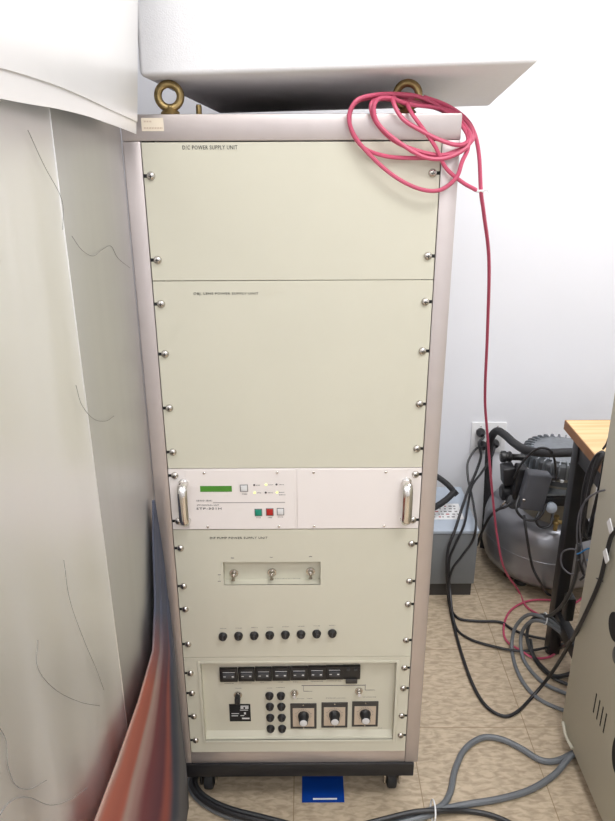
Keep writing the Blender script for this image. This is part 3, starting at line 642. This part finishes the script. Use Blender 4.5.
# ------------------------------------------------------------------ grey floor box behind rack
gb = thing('transformer_box', 'grey metal transformer box on the floor between the rack and the compressor', 'metal box', (.42, .95, 0))
obj('body', box(B(), .20, .578, .80, 1.10, .05, .243, .004), M['grey'], gb); obj('lid', box(B(), .198, .580, .798, 1.102, .2432, .256, .003), M['greylite'], gb, label='pale blue grey lid')
obj('base_plinth', box(B(), .21, .572, .81, 1.09, .0, .0498), M['frame'], gb)
p = box(B(), .26, .545, .87, .975, .2562, .2572); so = obj('instruction_sticker', p, M['white'], gb, smooth=False, label='white sticker with grey and red marks')
bm = B(); bm2 = B()
for r in range(5):
    x = .40
    while x < .53:
        w_ = random.uniform(.004, .012); box(bm if random.random() > .15 else bm2, x, x+w_, .882+r*.018, .886+r*.018+.002, .2572, .2576); x += w_+random.uniform(.004, .012)
obj('sticker_marks', bm, M['ink2'], so, smooth=False); obj('red_marks', bm2, M['red'], so, smooth=False)
# hose over the box
hp = [(405, 462, Yy, .96), (432, 474, Yy, .96), (448, 484, Yy, .955), (459, 496, Yy, .95)]
cable('rubber_hose', [V((.10, .675, .62)), V((.20, .80, .585)), V((.31, .93, .545)), (425, 471, Yy, .995), (436, 476, Yy, .98), (447, 484, Yy, .96), (457, 495, Yy, .94)], .0095, 'hose', 'black rubber hose arching down onto the grey transformer box', cat='hose', n=12)
cable('rubber_hose', [V((.06, .675, .24)), V((.18, .74, .275)), V((.30, .80, .30)), (425, 511, Yy, .845), (437, 506, Yy, .88), (447, 499, Yy, .91), (455, 491, Yy, .93)], .0105, 'hose', 'black rubber hose slanting across in front of the transformer sticker', cat='hose', n=12)

# ------------------------------------------------------------------ compressor
CX, CY = .868, .970; TR = .222
cm = thing('air_compressor', 'silver grey air compressor with a round tank and finned motor', 'compressor', (CX, CY, 0))
prof = [(0, .028), (.15, .030), (.19, .040), (.212, .062), (TR, .095), (TR, .150), (TR+.001, .151), (TR+.001, .155), (TR, .156), (TR, .205), (.216, .230), (.200, .252), (.165, .270), (.10, .279), (0, .281)]
obj('tank', lathe(B(), (CX, CY, 0), (0, 0, 1), prof, 64), M['tank'], cm)
for a in (-140, -40, 90, 200):
    t = math.radians(a); x, y = CX+.14*math.cos(t), CY+.14*math.sin(t)
    obj('foot', lathe(B(), (x, y, 0), (0, 0, 1), [(.022, 0), (.022, .022), (.014, .026), (.014, .036)], 16), M['rubber'], cm)
MX, MY = .862, .925; HZ = .035
motor = obj('motor', lathe(B(), (MX, MY, .27), (0, 0, 1), [(.118, 0), (.118, .150), (.123, .155), (.123, .163), (.10, .165)], 48), M['motorwarm'], cm)
head = obj('motor_head', lathe(B(), (MX, MY, .372+HZ), (0, 0, 1), [(.122, 0), (.122, .055), (.118, .066), (.100, .073), (.03, .077), (0, .077)], 48), M['motor'], cm)
bm = B()
for k in range(32):
    t = 2*math.pi*k/32; d = V((math.cos(t), math.sin(t), 0)); n_ = V((-d.y, d.x, 0))*.0022; o_ = V((MX, MY, HZ))
    pr = [(.118, .400), (.129, .402), (.132, .412), (.130, .436), (.125, .450), (.112, .4555), (.092, .4535), (.10, .443)]
    for sgn in (-1, 1): pass
    va = [bm.verts.new(o_+d*r+n_+V((0, 0, z))) for r, z in pr]; vb = [bm.verts.new(o_+d*r-n_+V((0, 0, z))) for r, z in pr]
    bm.faces.new(va); bm.faces.new(list(reversed(vb)))
    for i in range(len(pr)): j = (i+1) % len(pr); bm.faces.new((va[j], va[i], vb[i], vb[j]))
obj('cooling_fins', bm, M['alu'], head)
obj('fan_cap', lathe(B(), (MX, MY, .445+HZ), (0, 0, 1), [(.102, 0), (.102, .005), (.08, .009), (.03, .011), (0, .011)], 40), M['alu'], head)
bm = B()
for k in range(32):
    t = 2*math.pi*(k+.5)/32; d = V((math.cos(t), math.sin(t), 0)); c = V((MX, MY, .396+HZ))+d*.127; lathe(bm, c, (0, 0, 1), [(.0055, -.004), (.0055, .003)], 8)
obj('bolt_ring', bm, M['clear'], motor)
# tilted capacitor box
def tiltbox(c, sx, sy, sz, rot, bev): 
    bm = box(B(), -sx/2, sx/2, -sy/2, sy/2, -sz/2, sz/2, bev, 3); bmesh.ops.transform(bm, matrix=Matrix.Translation(c) @ Matrix.Rotation(rot, 4, 'Y'), verts=bm.verts); return bm
cb = at(534, 490, 'y', .775); cb2 = obj('capacitor_box', tiltbox(cb, .074, .045, .125, math.radians(8), .006), M['capbox'], cm)
obj('box_screw', lathe(B(), at(524, 500, 'y', .752), (0, -1, 0), [(.005, -.004), (.005, .002), (.003, .004)], 10), M['steel'], cb2)
# control block on the right
q = at(562, 498, 'y', .775); obj('bracket', box(B(), q.x-.052, q.x+.055, .775, .86, q.z-.030, q.z+.0, .003), M['blackpaint'], cm)
q = at(560, 494, 'y', .78); obj('shelf', box(B(), q.x-.045, q.x+.05, .778, .85, q.z-.006, q.z-.001), M['alu'], cm)
q = at(552, 479, 'y', .79); obj('terminal_cover', box(B(), q.x-.025, q.x+.022, .788, .82, q.z-.006, q.z+.005, .002), M['blackpaint'], cm)
q = at(551, 507, 'y', .765); kn = obj('regulator_knob', lathe(B(), q, (-.2, -1, .2), [(.012, -.03), (.016, 0), (.0175, .006), (.0165, .014), (.008, .02), (0, .021)], 20), M['greylite'], cm)
# pressure switch cluster at left
def q_(px, py, y): return at(px, py, 'y', y)
bm = B(); c = q_(506, 457, .90); lathe(bm, c+V((.02, 0, 0)), (-1, .1, 0), [(.010, -.04), (.011, 0), (.017, .004), (.019, .010), (.016, .014), (.016, .018), (.0195, .022), (.0195, .034), (.015, .038)], 18); obj('air_filter', bm, M['black'], cm)
bm = tiltbox(q_(508, 474, .86), .040, .05, .062, math.radians(-8), .005); obj('pressure_switch', bm, M['blackpaint'], cm)
bm = B(); lathe(bm, q_(505, 492, .86)+V((.025, 0, 0)), (-1, 0, 0), [(.020, -.01), (.027, .0), (.027, .034), (.020, .040)], 20); obj('valve_body', bm, M['black'], cm)
bm = B(); lathe(bm, q_(513, 501, .83), (0, -1, .3), [(.018, -.02), (.024, 0), (.024, .014), (.018, .018)], 24); obj('pressure_gauge', bm, M['charcoal'], cm)
bm = tiltbox(q_(518, 482, .84), .034, .05, .115, math.radians(6), .006); obj('manifold', bm, M['blackpaint'], cm)
bm = B()
for (a, b_) in (((515, 486), (522, 505)), ((512, 498), (500, 508))):
    tube(bm, [q_(*a, .85), q_((a[0]+b_[0])/2-2, (a[1]+b_[1])/2, .83), q_(*b_, .86)], .004, n=8)
obj('copper_pipe', bm, M['steel'], cm)
bm = B(); c = q_(556, 522, .76)
lathe(bm, c, (0, 0, 1), [(.007, -.03), (.007, -.01), (.010, -.008), (.010, 0), (.006, .002), (.006, .014), (.009, .016), (.009, .022)], 8); lathe(bm, c+V((.016, 0, 0)), (1, -.4, 0), [(.006, -.012), (.006, .004), (.009, .006), (.009, .012)], 8)
obj('brass_valve', bm, M['brass'], cm, label='brass drain valve')
bm = B(); c = q_(540, 503, .80)
tube(bm, [q_(520, 494, .79), q_(516, 508, .76), q_(523, 518, .75), q_(534, 520, .74), q_(542, 514, .74), q_(546, 504, .75)], .0045, n=8); obj('flexible_tube', bm, M['cblack'], cm)
bm = B(); tube(bm, [q_(540, 510, .76), q_(536, 520, .74), q_(541, 527, .74), q_(550, 525, .74), q_(553, 512, .76)], .0042, n=8); obj('flexible_tube', bm, M['cblack'], cm)
bm = B(); tube(bm, [q_(514, 478, .80), q_(520, 466, .77), q_(529, 455, .74), q_(540, 448, .72), q_(551, 451, .72), q_(555, 463, .75), q_(556, 480, .78)], .0038, n=8); obj('motor_lead', bm, M['cblack'], cm)
bm = B(); tube(bm, [q_(524, 515, .755), q_(526, 530, .735), q_(529, 550, .728), q_(533, 568, .722), q_(540, 582, .71), at(548, 594, 'z', .007), at(562, 600, 'z', .007)], .0045, n=8); obj('drain_tube', bm, M['cblack'], cm)
# black insulated hose behind/over it
cable('insulated_hose', [(482, 560, Yy, 1.08), (486, 520, Yy, 1.10), (488, 480, Yy, 1.12), (489, 452, Yy, 1.12), (491, 438, Yy, 1.10), (497, 431, Yy, 1.06), (505, 435, Yy, 1.00), (514, 443, Yy, .92), (526, 450, Yy, .80), (545, 453, Yy, .745), (570, 452.5, Yy, .72), (600, 452, Yy, .72)], .0135, 'hose', 'thick black insulated hose bending over the compressor from the wall', cat='hose', n=14)
cable('power_cable', [(512, 503, Yy, .79), (505, 507, Yy, .78), (497, 510, Yy, .80), (489, 518, Yy, .86), (482, 532, Yy, .92), (477, 545, Yy, .95)], .0045, 'cblack', 'short black lead running from the compressor switch down its left side')

# ------------------------------------------------------------------ table
tb = thing('work_table', 'beech topped work table with black metal legs in front of the compressor', 'table', (1.3, .42, 0))
TZ = .74; tx, ty = .717, .564; ty0 = .235
top = obj('tabletop', box(B(), tx+.002, 1.75, ty0, ty-.002, TZ-.026, TZ, .001, 1), M['wood'], tb)
bm = box(B(), tx-.0005, tx+.0018, ty0, ty, TZ-.026, TZ-.0004); box(bm, tx, 1.75, ty-.0018, ty+.0005, TZ-.026, TZ-.0004); obj('edge_band', bm, M['woodedge'], tb, smooth=False)
for x in (.757, 1.70):
    for y in (ty-.058, ty0+.03):
        lg = obj('leg', box(B(), x-.017, x+.017, y, y+.04, .006, TZ-.0265, .002), M['blackpaint'], tb)
        obj('levelling_foot', lathe(B(), (x, y+.02, 0), (0, 0, 1), [(.018, 0), (.018, .004), (.006, .0062)], 14), M['rubber'], lg)
    obj('side_rail', box(B(), x-.013, x+.013, ty0+.0705, ty-.0585, TZ-.10, TZ-.0265, .001), M['blackpaint'], tb)
    obj('side_rail', box(B(), x-.013, x+.013, ty0+.0705, ty-.0585, .12, .16, .001), M['blackpaint'], tb)
obj('back_rail', box(B(), .7745, 1.6825, ty-.05, ty-.03, TZ-.09, TZ-.0265), M['blackpaint'], tb)
# gusset plate on rear left leg
g1, g2, g3 = at(578, 498, 'y', ty-.06), at(592, 533, 'y', ty-.06), at(575, 520, 'y', ty-.06)
bm = B(); pts = [V((.774, 0, .50)), V((.84, 0, .40)), V((.774, 0, .38)), ]
f0 = [bm.verts.new(V((p.x, ty-.045, p.z))) for p in pts]; f1 = [bm.verts.new(V((p.x, ty-.039, p.z))) for p in pts]
bm.faces.new(f0); bm.faces.new(list(reversed(f1)))
for i in range(3): bm.faces.new((f0[i], f1[i], f1[(i+1) % 3], f0[(i+1) % 3]))
obj('gusset', bm, M['blackpaint'], tb, smooth=False)

# hanging cable hank at table edge
def hank(cx, cy, zt, zb, hw, n_, r, m, name, label, cat, tilt=0):
    bm = B()
    for k in range(n_):
        dx = random.uniform(-.004, .004); dy = random.uniform(-.009, .009); sx = 1+random.uniform(-.12, .12); dz = random.uniform(-.012, .008)
        P = []
        for j in range(14):
            t = 2*math.pi*j/14; P.append(V((cx+dx+hw*sx*math.cos(t)+tilt*((math.sin(t)+1)/2), cy+dy+.008*math.sin(2*t+k), (zt+zb)/2+dz*(1 if math.sin(t) < 0 else .2)+(zt-zb)/2*math.sin(t))))
        tube(bm, P, r, n=7, closed=True, k=4)
    return tagged(obj(name, bm, M[m], loc=(cx, cy, zt)), label, cat)
hk = at(592, 487, 'y', .30); ht = at(597, 449, 'y', .30); hb = at(588, 529, 'y', .30)
hank(hk.x-.004, .275, ht.z, hb.z, .020, 6, .0042, 'cblack', 'cable_hank', 'hank of black cable hanging below the front of the beech table', 'cable', tilt=.006)
cable('thin_cable', [(620, 400, Yy, .21), (613, 416, Yy, .22), (611, 430, Yy, .23), (607, 443, Yy, .24), (603, 449, Yy, .25)], .0026, 'cblack', 'thin black lead crossing the beech tabletop edge')
# power adapter hanging
pa_ = at(568.5, 606, 'y', .42); bm = box(B(), pa_.x-.012, pa_.x+.012, .40, .435, pa_.z-.038, pa_.z+.036, .005, 2); tube(bm, [pa_+V((0, 0, .034)), pa_+V((.004, 0, .09)), at(577, 560, 'y', .36), at(583, 530, 'y', .30)], .0025, n=6)
tagged(obj('power_adapter', bm, M['black'], loc=pa_), 'black power adapter hanging low beside the table leg', 'power adapter')
# tangle of thin leads between table and beige cabinet
tg = 'thin leads tangled by the beige cabinet'
TL = [
 ('cthin', .0022, [(622, 492, X, .684), (608, 490, X, .68), (596, 493, X, .67), (585, 502, Yy, .27), (579, 515, Yy, .28), (577, 535, Yy, .29), (579, 556, Yy, .30), (584, 572, Yy, .30)], 'thin grey lead arching left off the beige cabinet at hank height'),
 ('cthin', .0022, [(590, 496, X, .68), (583, 506, Yy, .27), (580, 530, Yy, .28), (583, 552, Yy, .28), (588, 570, Yy, .27), (600, 580, X, .683), (622, 590, X, .684)], 'thin grey lead running down and back right below the white tags'),
 ('cthin', .0021, [(582, 553, Yy, .30), (572, 549, Yy, .33), (562, 553, Yy, .36), (562, 566, Yy, .36), (571, 574, Yy, .34), (580, 570, Yy, .31), (584, 558, Yy, .29)], 'thin grey lead looping left across the black table leg'),
 ('cblack', .0026, [(602, 498, X, .683), (599, 510, X, .683), (601, 522, X, .683), (607, 526, X, .683), (611, 518, X, .683), (609, 505, X, .683), (604, 498, X, .683)], 'small black lead loop hanging on the beige cabinet above the tags'),
 ('cblack', .0032, [(578, 560, Yy, .27), (585, 576, Yy, .26), (597, 578, X, .68), (606, 583, X, .684), (620, 570, X, .684)], 'black lead sagging right below the blue wire'),
 ('cblack', .0030, [(580, 580, Yy, .27), (590, 573, Yy, .25), (600, 577, X, .68), (610, 590, X, .684), (620, 597, X, .684)], 'black lead crossing over the sagging one at the cabinet side'),
 ('cdark', .0055, [(579, 545, Yy, .29), (577, 570, Yy, .31), (570, 592, Yy, .35), (560, 608, Yy, .40), (548, 616, Yy, .47), (534, 617, Yy, .53)], 'dark grey lead dropping from the tangle to the floor coil'),
]
for m, r, P, lab in TL: cable('thin_cable', P, r, m, lab, n=7)
M['bluew'] = mat('blue_sheath', sr(30, 120, 180), .4)
cable('blue_wire', [(577, 554, Yy, .28), (580, 553, Yy, .27), (587, 549, Yy, .26), (594, 549, Yy, .24), (594, 558, Yy, .24), (587, 560, Yy, .25)], .0018, 'bluew', 'short blue wire loop in the tangle beside the table leg', n=6)

# ------------------------------------------------------------------ beige cabinet at right
CXL = at(573, 752, 'z', .04).x; CYR = .204
bc = thing('equipment_cabinet', 'beige metal equipment cabinet at the right edge, vent slots in its side', 'cabinet', (CXL+.3, -.3, 0))
obj('side_panel', box(B(), CXL, CXL+.0215, -.9, CYR, .04, 1.18, .003), M['cab'], bc)
obj('body', box(B(), CXL+.022, CXL+.60, -.9, CYR-.002, .042, 1.18, .003), M['cab'], bc)
bm = B(); 
for i in range(4):
    a = at(597+3.3*i, 694+6.6*i, 'x', CXL); b_ = at(593.2+3.3*i, 712+6.8*i, 'x', CXL); y = (a.y+b_.y)/2; box(bm, CXL-.0006, CXL+.001, y-.0022, y+.0022, min(a.z, b_.z), max(a.z, b_.z))
obj('vent_slots', bm, M['slot'], bc, smooth=False)
for (px, py, hw, hh, m) in ((615, 627, .030, .032, 'slot'), (616, 655, .014, .020, 'motor'), (619, 755, .030, .05, 'slot')):
    c = at(px, py, 'x', CXL); bm = B(); lathe(bm, c+V((.001, 0, 0)), (-1, 0, 0), [(hh, 0), (hh, .0025), (hh*.9, .0035)], 32)
    for v in bm.verts: v.co.y = c.y+(v.co.y-c.y)*hw/hh
    obj('port', bm, M[m], bc)
for x in (CXL+.05, CXL+.54):
    for y in (-.84, CYR-.07): obj('foot', lathe(B(), (x, y, 0), (0, 0, 1), [(.02, 0), (.02, .02), (.012, .024), (.012, .043)], 16), M['rubber'], bc)
obj('grommet', tube(B(), [at(563, 722, 'x', CXL-.004), at(566, 736, 'x', CXL-.006), at(572, 748, 'x', CXL-.004)], .004, n=8), M['cab'], bc)
# tags on the leads
for (px, py, lab) in ((610, 526, 'white cable tag on the cabinet side, upper of two'), (606, 556, 'white cable tag on the cabinet side, lower of two')):
    c = at(px, py, 'x', CXL-.012); bm = box(B(), -.0012, .0012, -.014, .014, -.010, .010, .0006, 1); bmesh.ops.transform(bm, matrix=Matrix.Translation(c) @ Matrix.Rotation(math.radians(35), 4, 'X'), verts=bm.verts)
    t = tagged(obj('cable_tag', bm, M['white'], loc=c), lab, 'tag')
cable('power_cable', [(625, 520, X, CXL-.006), (612, 535, X, CXL-.006), (606, 556, X, CXL-.007), (600, 580, X, CXL-.006), (590, 604, X, CXL-.006), (580, 625, X, CXL-.006), (572, 640, Yy, .25), (560, 648, Z, .006)], .0048, 'cblack', 'black lead running through the white tags down the cabinet side')

# ------------------------------------------------------------------ lights: recessed ceiling panels
def area(name, x, y, sx, sy, power, col=(.985, .985, 1)):
    l = bpy.data.lights.new(name, 'AREA'); l.shape = 'RECTANGLE'; l.size = sx; l.size_y = sy; l.energy = power; l.color = col
    o = bpy.data.objects.new(name, l); COL.objects.link(o); o.location = (x, y, H-.02)
area('ceiling_lamp', .9, .25, 1.2, .6, 26)
area('ceiling_lamp', .7, -.95, 1.2, .6, 26)
area('ceiling_lamp', .4, -2.2, 1.2, .6, 22)
w_ = bpy.data.worlds.new('world'); S.world = w_; w_.use_nodes = True
w_.node_tree.nodes['Background'].inputs[0].default_value = (.8, .85, 1, 1); w_.node_tree.nodes['Background'].inputs[1].default_value = .3
vs_ = S.view_settings; vs_.view_transform = 'Standard'; vs_.look = 'None'; vs_.gamma = 1; vs_.use_curve_mapping = False; vs_.exposure = .1

# ------------------------------------------------------------------ groups of alike things
GR = {'power_supply_unit': 'cream power supply units in the rack', 'plug': 'black plugs in the wall socket', 'cable_tag': 'white tags on the cabinet leads', 'cable_tie': 'white cable ties on the floor cables',
      'grey_cable': 'grey cables on the floor', 'power_cable': 'black power leads', 'thin_cable': 'thin leads', 'pink_cable': 'pink cables', 'rubber_hose': 'black hoses over the transformer box'}
for o in bpy.data.objects:
    b_ = o.name.split('.')[0]
    if o.parent is None and b_ in GR and 'label' in o: o['group'] = GR[b_]
